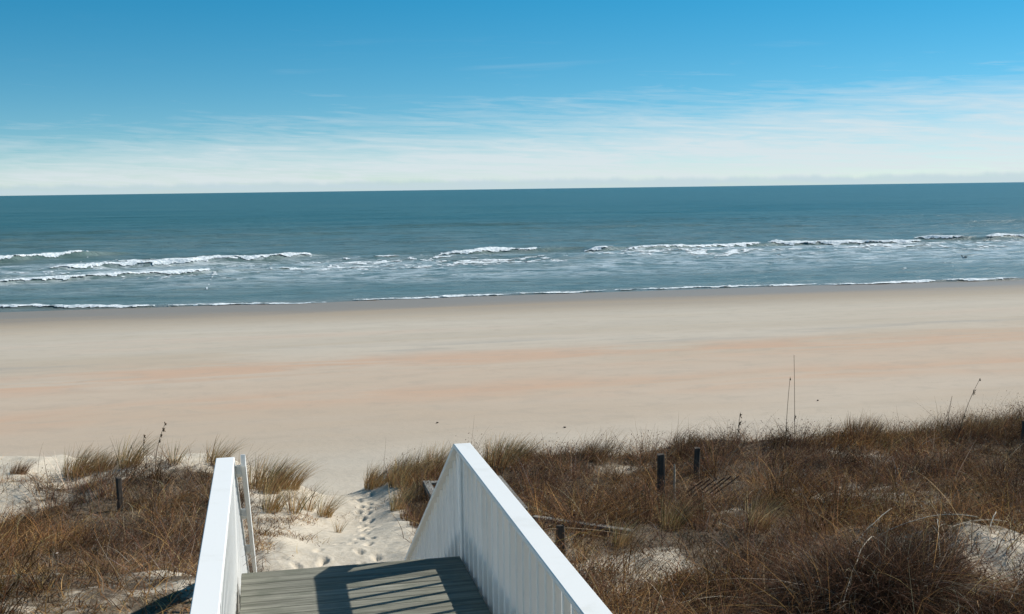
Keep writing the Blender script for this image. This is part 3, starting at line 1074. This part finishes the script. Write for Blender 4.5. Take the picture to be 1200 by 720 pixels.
# right flank: dense reddish brown dead brush over matted grass
Pm = sample(190000, 1.8, 22, 10.5, 26, lambda x, y: RD(x, y) * (0.35 + 0.65 * clumpy(x, y)))
Ps = sample(105000, 1.8, 22, 10.5, 26, lambda x, y: RD(x, y) * clumpy(x, y))
mixR = dict(red=5.5, dark=4.8, ochre=2.2, grey=.8, straw=.5)
bb, hs_ = bushes(Ps, .34, .74, mixR, .005, .011)
parts = [bb, mass(Pm, .10, .30, dict(dark=5.0, red=4, grey=1.2, ochre=1.8, straw=.7), .006, .013, .3, .75, .9),
         ]
for rep in range(2):
    q = RNG.uniform(.30, .85, len(Ps))
    Pb = Ps + np.stack([hs_ * q * WIND[0] * .7 + RNG.normal(0, .05, len(Ps)), RNG.normal(0, .05, len(Ps)), hs_ * q], 1)
    parts.append(bits(Pb, RNG.uniform(.010, .026, len(Ps)), colours(len(Ps), dict(dark=5, red=4, grey=.8))))
stuff('dune_brush', parts, 'dense reddish brown dead brush covering the dune beside the path', 'brush')
# paler arching blades through it
Pp = sample(13000, 1.8, 22, 10.5, 25.5, lambda x, y: np.clip(RD(x, y), 0, 1) * np.clip(.25 + 2.2 * fbm(x * .5 + 20, y * .5 + 3, 3), .05, 1))
stuff('straw_grass', [mass(Pp, .30, .62, dict(straw=3, ochre=4, bleach=.7, olive=1.0, grey=.8), .007, .012, .5, .50, 1.05, 5)], 'pale arching straw blades scattered through the brown brush', 'grass')
# windblown fringe along the ridge
Pf = sample(70000, 2.4, 22, 21.5, 26, lambda x, y: (.35 + .65 * sst(8, 10, x)) * RD(x, y) * sst(22.0, 24.2, y) * np.clip(.1 + 2.4 * fbm(x * 1.1 + 3, y * .7, 3), 0, 1))
stuff('ridge_grass', [mass(Pf, .26, .58, dict(ochre=3, red=3.5, straw=1.6, dark=1.5), .004, .008, 1.5, .16, .22, 4)], 'fine brown grass blown over along the ridge of the dune', 'grass')
# left dune
Pm = sample(130000, -11, 1, 9.5, 25.4, lambda x, y: LD(x, y) * (0.3 + 0.7 * clumpy(x, y)))
Ps = sample(62000, -11, 1, 9.5, 25.4, lambda x, y: LD(x, y) * clumpy(x, y) * (.22 + .78 * sst(14.5, 18.5, y)))
parts = [mass(Pm, .10, .32, dict(dark=4.2, red=3.6, grey=1.4, ochre=2.4, straw=1.0), .006, .013, .3, .75, .9),
         bushes(Ps, .34, .76, dict(red=5, dark=3.8, ochre=2.5, grey=.9, straw=.6), .005, .011)[0]]
q = RNG.uniform(.35, 1.0, len(Ps))
Pb = Ps + np.stack([RNG.normal(.06, .05, len(Ps)), RNG.normal(0, .05, len(Ps)), q * .42], 1)
parts.append(bits(Pb, RNG.uniform(.010, .024, len(Ps)), colours(len(Ps), dict(dark=4, red=4, grey=1))))
stuff('low_dune_brush', parts, 'brown and ochre dead brush on the small dune beside the white railing', 'brush')
# stems standing thinly on the white sand of the left crest
Pc = sample(2600, -7, 0.2, 22.4, 25.6, lambda x, y: np.clip(.15 + 2.0 * fbm(x * 1.4 + 9, y * 1.4, 3), 0, 1) * .8)
Pq = sample(6500, -11, .3, 9.5, 25, lambda x, y: np.clip(LD(x, y), 0, 1) * np.clip(.25 + 2.2 * fbm(x * .6 + 20, y * .6 + 3, 3), .05, 1))
stuff('straw_grass', [mass(Pq, .22, .50, dict(straw=3, ochre=4, bleach=.6, olive=1.2, grey=1), .007, .012, .4, .55, 1.05, 5)], 'pale curling straw blades over the small dune beside the white railing', 'grass')
stuff('crest_stems', [mass(Pc, .15, .42, dict(dark=4, red=3, grey=2), .005, .010, .4, .25, .25)], 'thin dark dead stems standing on the white sand crest', 'stems')
# flattened litter by the stair foot
Pl = sample(17000, -.9, .95, 14.0, 21.5, lambda x, y: sst(1.0, .30, x) * np.clip(.10 + 2.6 * fbm(x * 1.2 + 2, y * 1.2 + 8, 3), 0, 1))
stuff('straw_litter', [mass(Pl, .07, .20, dict(red=4, ochre=2.5, straw=1.2, dark=1.5), .006, .012, .1, .9, .8), mass(sample(1500, .2, 2.4, 20.8, 23.8, lambda x, y: np.clip(-.05 + 2.4 * fbm(x * 1.5 + 31, y * 1.5 + 8, 3), 0, 1)), .06, .16, dict(dark=5, grey=1.5, red=1.5), .007, .014, .1, 1.4, .6)], 'flattened brown straw litter on the sand beside the path', 'straw')


# individual tufts of beach grass
def tuft_mesh(name, seed, n, h, rad, mixw, wind, splay, w=(.006, .012)):
    rg = np.random.default_rng(seed)
    r = rad * np.sqrt(rg.random(n)); a = rg.uniform(0, 2 * math.pi, n)
    P = np.stack([r * np.cos(a), r * np.sin(a), np.full(n, -.04)], 1)
    hh = h * rg.uniform(.45, 1.0, n)
    out = np.stack([np.cos(a), np.sin(a)], 1) * (r / rad)[:, None]
    lean = out * splay + WIND * wind * .5 + rg.normal(0, .07, (n, 2))
    bend = out * splay * .6 + WIND * wind * rg.uniform(.5, 1.6, (n, 1)) + rg.normal(0, .10, (n, 2))
    V, Q, T = ribbons(P, hh, lean, bend, rg.uniform(w[0], w[1], n), np.clip(colours(n, mixw, rg) * 1.28, 0, 1), 5, rg)
    return mesh_np(name, V, Q, M['blade'], False, tint=T)


TM = {
    'full': [tuft_mesh('grass_tuft', 20 + k, 420, .64, .25, dict(ochre=4, straw=4.5, red=1.2, olive=.8), 1.2, .28) for k in range(3)],
    'pale': [tuft_mesh('grass_tuft', 30 + k, 170, .70, .17, dict(straw=4, ochre=3, olive=2), 1.1, .32) for k in range(3)],
    'thin': [tuft_mesh('grass_tuft', 40 + k, 60, .60, .10, dict(straw=3, ochre=3, olive=2), .6, .40) for k in range(3)],
    'dark': [tuft_mesh('grass_tuft', 50 + k, 300, .62, .28, dict(red=4, dark=3, ochre=2), 1.2, .25) for k in range(3)],
}
G1 = 'tufts of beach grass'
#TUFTS
TUFTS = [
    (-3.95, 25.0, 'full', 1.15, 'big windblown ochre grass tuft at the shady edge of the white sand crest'),
    (-3.45, 25.1, 'full', 0.80, 'smaller windblown ochre tuft next to the big one on the sand crest'),
    (-2.92, 25.0, 'pale', 1.20, 'upright pale ochre grass tuft on top of the white sand crest'),
    (-5.14, 25.2, 'dark', 0.60, 'small dark rounded grass tuft alone on white sand'),
    (-1.17, 25.2, 'pale', 1.05, 'ochre grass tuft on the sand crest just behind the white railing end'),
    (-1.98, 24.9, 'thin', 1.10, 'sparse wispy tuft on the sand crest left of the railing end'),
    (-0.14, 22.9, 'full', 1.30, 'big bushy ochre grass tuft beside the path behind the handrail'),
    (0.27, 23.3, 'full', 1.05, 'bushy ochre tuft leaning over the path edge'),
    (-0.02, 21.2, 'pale', 0.95, 'pale upright tuft on sand in front of the big bushy tuft'),
    (0.38, 21.2, 'thin', 1.20, 'tall thin straw tuft on the sandy bank of the path'),
    (0.65, 21.6, 'thin', 1.05, 'thin straw tuft standing free on white sand'),
    (0.95, 21.4, 'pale', 0.75, 'small spreading straw tuft closest to the footprints'),
    (1.12, 20.0, 'thin', 0.55, 'tiny sparse tuft at the edge of the footprints'),
    (2.10, 23.4, 'full', 0.95, 'low ochre tuft spilling onto the path opposite the bushy tufts'),
    (2.60, 23.0, 'full', 1.10, 'ochre grass tuft on the bank above the shaded path'),
    (3.15, 23.7, 'full', 1.25, 'tall ochre grass tuft on the bank behind the timber frame'),
    (3.55, 24.0, 'full', 1.30, 'tallest ochre tuft on the bank beside the stair railing top'),
    (2.55, 21.9, 'pale', 0.85, 'pale straw tuft hanging down the bank to the path'),
    (2.50, 20.5, 'dark', 0.80, 'brown grass tuft against the side of the timber platform'),
    (2.62, 19.7, 'dark', 0.85, 'brown grass tuft at the near corner of the timber platform'),
    (2.30, 21.2, 'pale', 0.80, 'straw tuft between the path and the timber platform'),
    (2.45, 18.9, 'dark', 0.70, 'low brown tuft on the sandy bank beside the stair railing'),
    (4.80, 23.8, 'full', 1.30, 'dense windblown brown tuft just beyond the white cap board'),
    (5.20, 24.2, 'full', 1.15, 'windblown brown tuft beside the dense one beyond the cap board'),
    (6.95, 24.0, 'dark', 0.95, 'dark brown tuft standing against the open beach'),
    (9.10, 23.9, 'dark', 1.05, 'brown windblown tuft where the dune ridge begins'),
    (13.6, 24.4, 'dark', 1.15, 'brown feathery tuft rising above the middle of the ridge'),
    (16.6, 24.3, 'full', 1.15, 'tall feathery ochre tuft at the high end of the ridge'),
    (17.4, 24.4, 'full', 0.95, 'feathery tuft next to the dark post at the ridge end'),
    (5.35, 17.0, 'pale', 0.75, 'pale green straw tuft on bare sand by the grey plank'),
    (4.55, 16.4, 'thin', 0.80, 'thin straw tuft at the foot of the short post'),
    (6.45, 17.7, 'pale', 1.05, 'arching straw tuft in front of the tall dark post'),
    (7.70, 17.0, 'pale', 1.00, 'arching straw tuft among brown brush in front of the fallen slats'),
]
for i, (x, y, kind, s, lab) in enumerate(TUFTS):
    z = float(ground_z(np.array([x]), np.array([y]))[0])
    o = obj('grass_tuft', TM[kind][i % 3], None, (x, y, z))
    o.scale = (s, s, s)
    o.rotation_euler = (0, 0, RNG.uniform(-.35, .35))
    tag(o, lab, 'grass tuft', G1)


# sea oat stalks and seed stems
def stalk(x, y, h, lean, heads, label, drop=0.06):
    z = float(ground_z(np.array([x]), np.array([y]))[0])
    root = empty('sea_oat_stalk', (x, y, z))
    tag(root, label, 'plant stalk', 'tall stalks on the dunes')
    t = np.linspace(0, 1, 9)
    pts = np.stack([lean[0] * h * (0.3 * t + .7 * t ** 2), lean[1] * h * t ** 2, -.05 + h * t], 1)
    V, Q = tube_arrays(pts, np.linspace(.0075, .0045, 9), 5)
    obj('stem', mesh_np('stem', V, Q, M['stalk'], True), root, (x, y, z))
    for (q, sz) in heads:
        c = np.array([np.interp(q, t, pts[:, k]) for k in range(3)])
        rr = random.Random(q * 99 + x)
        hd = []
        for k in range(7):
            d = np.array([rr.uniform(-.2, .9) * sz, rr.uniform(-.3, .3) * sz, rr.uniform(-1.3, 1.0) * sz])
            hd.append(tube_arrays([c + d * .1, c + d * .5 + [0, 0, -.1 * sz], c + d], [.004, .011, .003], 4))
        o_ = 0; Vs = []; Qs = []
        for v, qq in hd:
            Vs.append(v); Qs.append(qq + o_); o_ += len(v)
        obj('seed_head', mesh_np('seed_head', np.concatenate(Vs), np.concatenate(Qs), M['stalk'], True), root, (x, y, z))
    return root


#STALKS
stalk(11.75, 24.0, 2.05, (-.02, .0), [(.30, .07)], 'tallest bare upright stalk on the dune ridge')
stalk(11.38, 23.7, 1.60, (.06, .0), [(.97, .03), (.25, .07)], 'second tall bare stalk close beside the tallest one')
stalk(15.85, 23.9, 1.60, (.35, 0), [(.98, .04), (.80, .09), (.45, .06)], 'leaning stalk with clinging seed heads above the ridge')
stalk(15.40, 23.7, 1.25, (.12, 0), [], 'fine bare stalk beside the leaning seeded one')
stalk(10.30, 23.9, 0.80, (.08, 0), [(.95, .08), (.72, .09), (.5, .07)], 'short dark seed stem standing above the brush')
stalk(-2.40, 25.2, 0.85, (.28, 0), [(.98, .06), (.85, .06), (.7, .05), (.55, .05)], 'bent feathery seed stem on the white sand crest')
stalk(-2.65, 25.3, 0.62, (.05, 0), [(.95, .05), (.75, .04)], 'short seed stem beside the bent feathery one')


# bleached arching canes over the sandy mound
def cane(p0, p1, sag, r, label):
    p0 = np.array(p0, float); p1 = np.array(p1, float)
    t = np.linspace(0, 1, 12)[:, None]
    pts = p0 * (1 - t) + p1 * t + np.array([0, 0, 1.]) * sag * 4 * t * (1 - t)
    pts[:, :2] += (RNG.normal(0, .005, (12, 2)))
    V, Q = tube_arrays(pts - p0, np.linspace(r, r * .55, 12), 6)
    root = empty('dead_cane', tuple(p0))
    tag(root, label, 'cane', 'bleached canes on the sandy mound')
    obj('stem', mesh_np('stem', V, Q, M['cane'], True), root, tuple(p0))
    for k in (3, 5, 7, 9):
        d = RNG.normal(0, .07, 3); d[2] = abs(d[2]) * .6
        b = pts[k] - p0
        V, Q = tube_arrays([b, b + d * .5, b + d + [0, 0, -.02]], [r * .55, r * .45, r * .25], 5)
        obj('twig', mesh_np('twig', V, Q, M['cane'], True), root, tuple(p0))


#CANES
gzz = lambda x, y: float(ground_z(np.array([x]), np.array([y]))[0])
CANES = [
    ((9.55, 13.9), (7.95, 13.95), .10, .45, .16, .0075, 'long bleached cane arching from the sandy mound towards the brush'),
    ((8.05, 14.0), (6.60, 12.15), .48, .35, .20, .008, 'bleached cane drooping steeply down the dark brush'),
    ((8.45, 14.25), (7.45, 13.8), .62, .34, .06, .0075, 'short bleached cane crossing the long arching one'),
    ((10.1, 14.0), (9.05, 13.75), .16, .16, .06, .0075, 'bleached cane lying along the top of the sandy mound'),
    ((9.70, 13.7), (9.25, 13.25), .22, .10, .03, .0075, 'short pale cane leaning on the mound sand'),
    ((9.10, 12.95), (8.45, 11.9), .12, .22, .10, .008, 'pale cane running down the front of the mound'),
    ((9.25, 12.3), (8.60, 11.85), .35, .15, .04, .0075, 'pale cane at the foot of the mound'),
    ((8.75, 13.6), (8.15, 12.6), .42, .35, .12, .006, 'thin grey cane hanging over the shaded side of the mound'),
]
for (a, b, ha, hb, sag, r, lab) in CANES:
    cane((*a, gzz(*a) + ha), (*b, gzz(*b) + hb), sag, r, lab)
PmD = sample(6000, 7.6, 11.4, 12.0, 15.0, lambda x, y: (.35 + .65 * sst(10.2, 8.6, x + .4 * y - 5.2)) * np.clip(.30 + 1.8 * fbm(x * 1.6, y * 1.6 + 3, 3), .05, 1))
stuff('mound_grass', [mass(PmD, .10, .34, dict(bleach=1.5, grey=3, dark=3.5, straw=1.5), .006, .012, .2, .8, 1.0)], 'grey matted grass clinging to the sandy mound', 'grass')

# a dark tangled shrub below the mound
def shrub(x, y, rad, h, n, seed, label):
    rg = np.random.default_rng(seed)
    z = gzz(x, y)
    r = rad * np.sqrt(rg.random(n)); a = rg.uniform(0, 2 * math.pi, n)
    P = np.stack([r * np.cos(a), r * np.sin(a) * .8, np.zeros(n)], 1)
    P[:, 2] = ground_z(P[:, 0] + x, P[:, 1] + y) - z - .02
    out = np.stack([np.cos(a), np.sin(a)], 1) * (r / rad)[:, None]
    hh = h * rg.uniform(.5, 1.1, n) * (1.1 - .55 * (r / rad) ** 2)
    T = colours(n, dict(dark=6, red=2.2, grey=.7, bleach=.12), rg) * .85
    V, Q, T2 = ribbons(P, hh, out * .5 + rg.normal(0, .3, (n, 2)), out * .6 + rg.normal(0, .55, (n, 2)), rg.uniform(.006, .014, n), T, 5, rg)
    o = obj('dead_shrub', mesh_np('dead_shrub', V, Q, M['blade'], False, tint=T2), None, (x, y, z))
    tag(o, label, 'shrub', 'dark dead shrubs around the sandy mound')


shrub(7.40, 12.9, 1.05, .80, 5200, 3, 'big dark tangled dead shrub under the drooping bleached cane')
shrub(8.15, 11.5, .75, .48, 2200, 4, 'dark dead shrub in front of the sandy mound')
shrub(6.25, 12.2, .80, .62, 2400, 5, 'low dark dead shrub beside the big tangled one')
shrub(9.95, 14.75, .55, .48, 1300, 6, 'small dark shrub growing on top behind the sandy mound')

# bits of dried seaweed on the beach
SW = [(9.6, 36.5), (5.6, 38.4), (19.8, 38.6)]
for i, (x, y) in enumerate(SW):
    bm = bmesh.new()
    bmesh.ops.create_icosphere(bm, subdivisions=2, radius=1.0)
    rn = random.Random(i)
    for v in bm.verts:
        v.co *= 1 + rn.uniform(-.35, .35)
        v.co = Vector((v.co.x * .042, v.co.y * .034, v.co.z * .02))
    me = bpy.data.meshes.new('seaweed_clump'); bm.to_mesh(me); bm.free()
    me.materials.append(M['weed'])
    o = obj('seaweed_clump', me, None, (x, y, gzz(x, y) + .02), (0, 0, rn.uniform(0, 3)))
    tag(o, 'small dark clump of dried seaweed on the open beach', 'seaweed', 'seaweed clumps on the beach')

# a seabird resting on the water behind the first surf line
bx, by = 86.5, 130.0
bz = float(sea_z(np.array([bx]), np.array([by]))[0])
bird = empty('seabird', (bx, by, bz))
tag(bird, 'seabird with dark back and white breast floating near the surf', 'bird')
bm = bmesh.new()
bmesh.ops.create_uvsphere(bm, u_segments=16, v_segments=10, radius=1.0)
for v in bm.verts:
    t = v.co.x
    v.co = Vector((t * .34, v.co.y * .15 * (1 - .35 * max(t, 0)), v.co.z * .15 * (1 - .3 * max(t, 0)) + .09 + .05 * max(t, 0) ** 2))
me = bpy.data.meshes.new('body'); bm.to_mesh(me); bm.free(); me.materials.append(M['birdwhite'])
me.polygons.foreach_set('use_smooth', [True] * len(me.polygons))
obj('body', me, bird, (bx, by, bz))
for s in (-1, 1):
    bm = bmesh.new()
    bmesh.ops.create_uvsphere(bm, u_segments=12, v_segments=8, radius=1.0)
    for v in bm.verts:
        v.co = Vector((v.co.x * .30 + .08, v.co.y * .04 + s * .11, v.co.z * .085 + .17))
    me = bpy.data.meshes.new('wing'); bm.to_mesh(me); bm.free(); me.materials.append(M['birddark'])
    obj('wing', me, bird, (bx, by, bz))
V, Q = tube_arrays([(-.24, 0, .12), (-.31, 0, .24), (-.33, 0, .34), (-.36, 0, .385), (-.41, 0, .38)], [.07, .05, .045, .062, .03], 8)
hd = obj('head', mesh_np('head', V, Q, M['birddark'], True), bird, (bx, by, bz))
V, Q = tube_arrays([(-.40, 0, .375), (-.47, 0, .36), (-.52, 0, .345)], [.022, .014, .004], 6)
obj('bill', mesh_np('bill', V, Q, M['bill'], True), hd, (bx, by, bz))
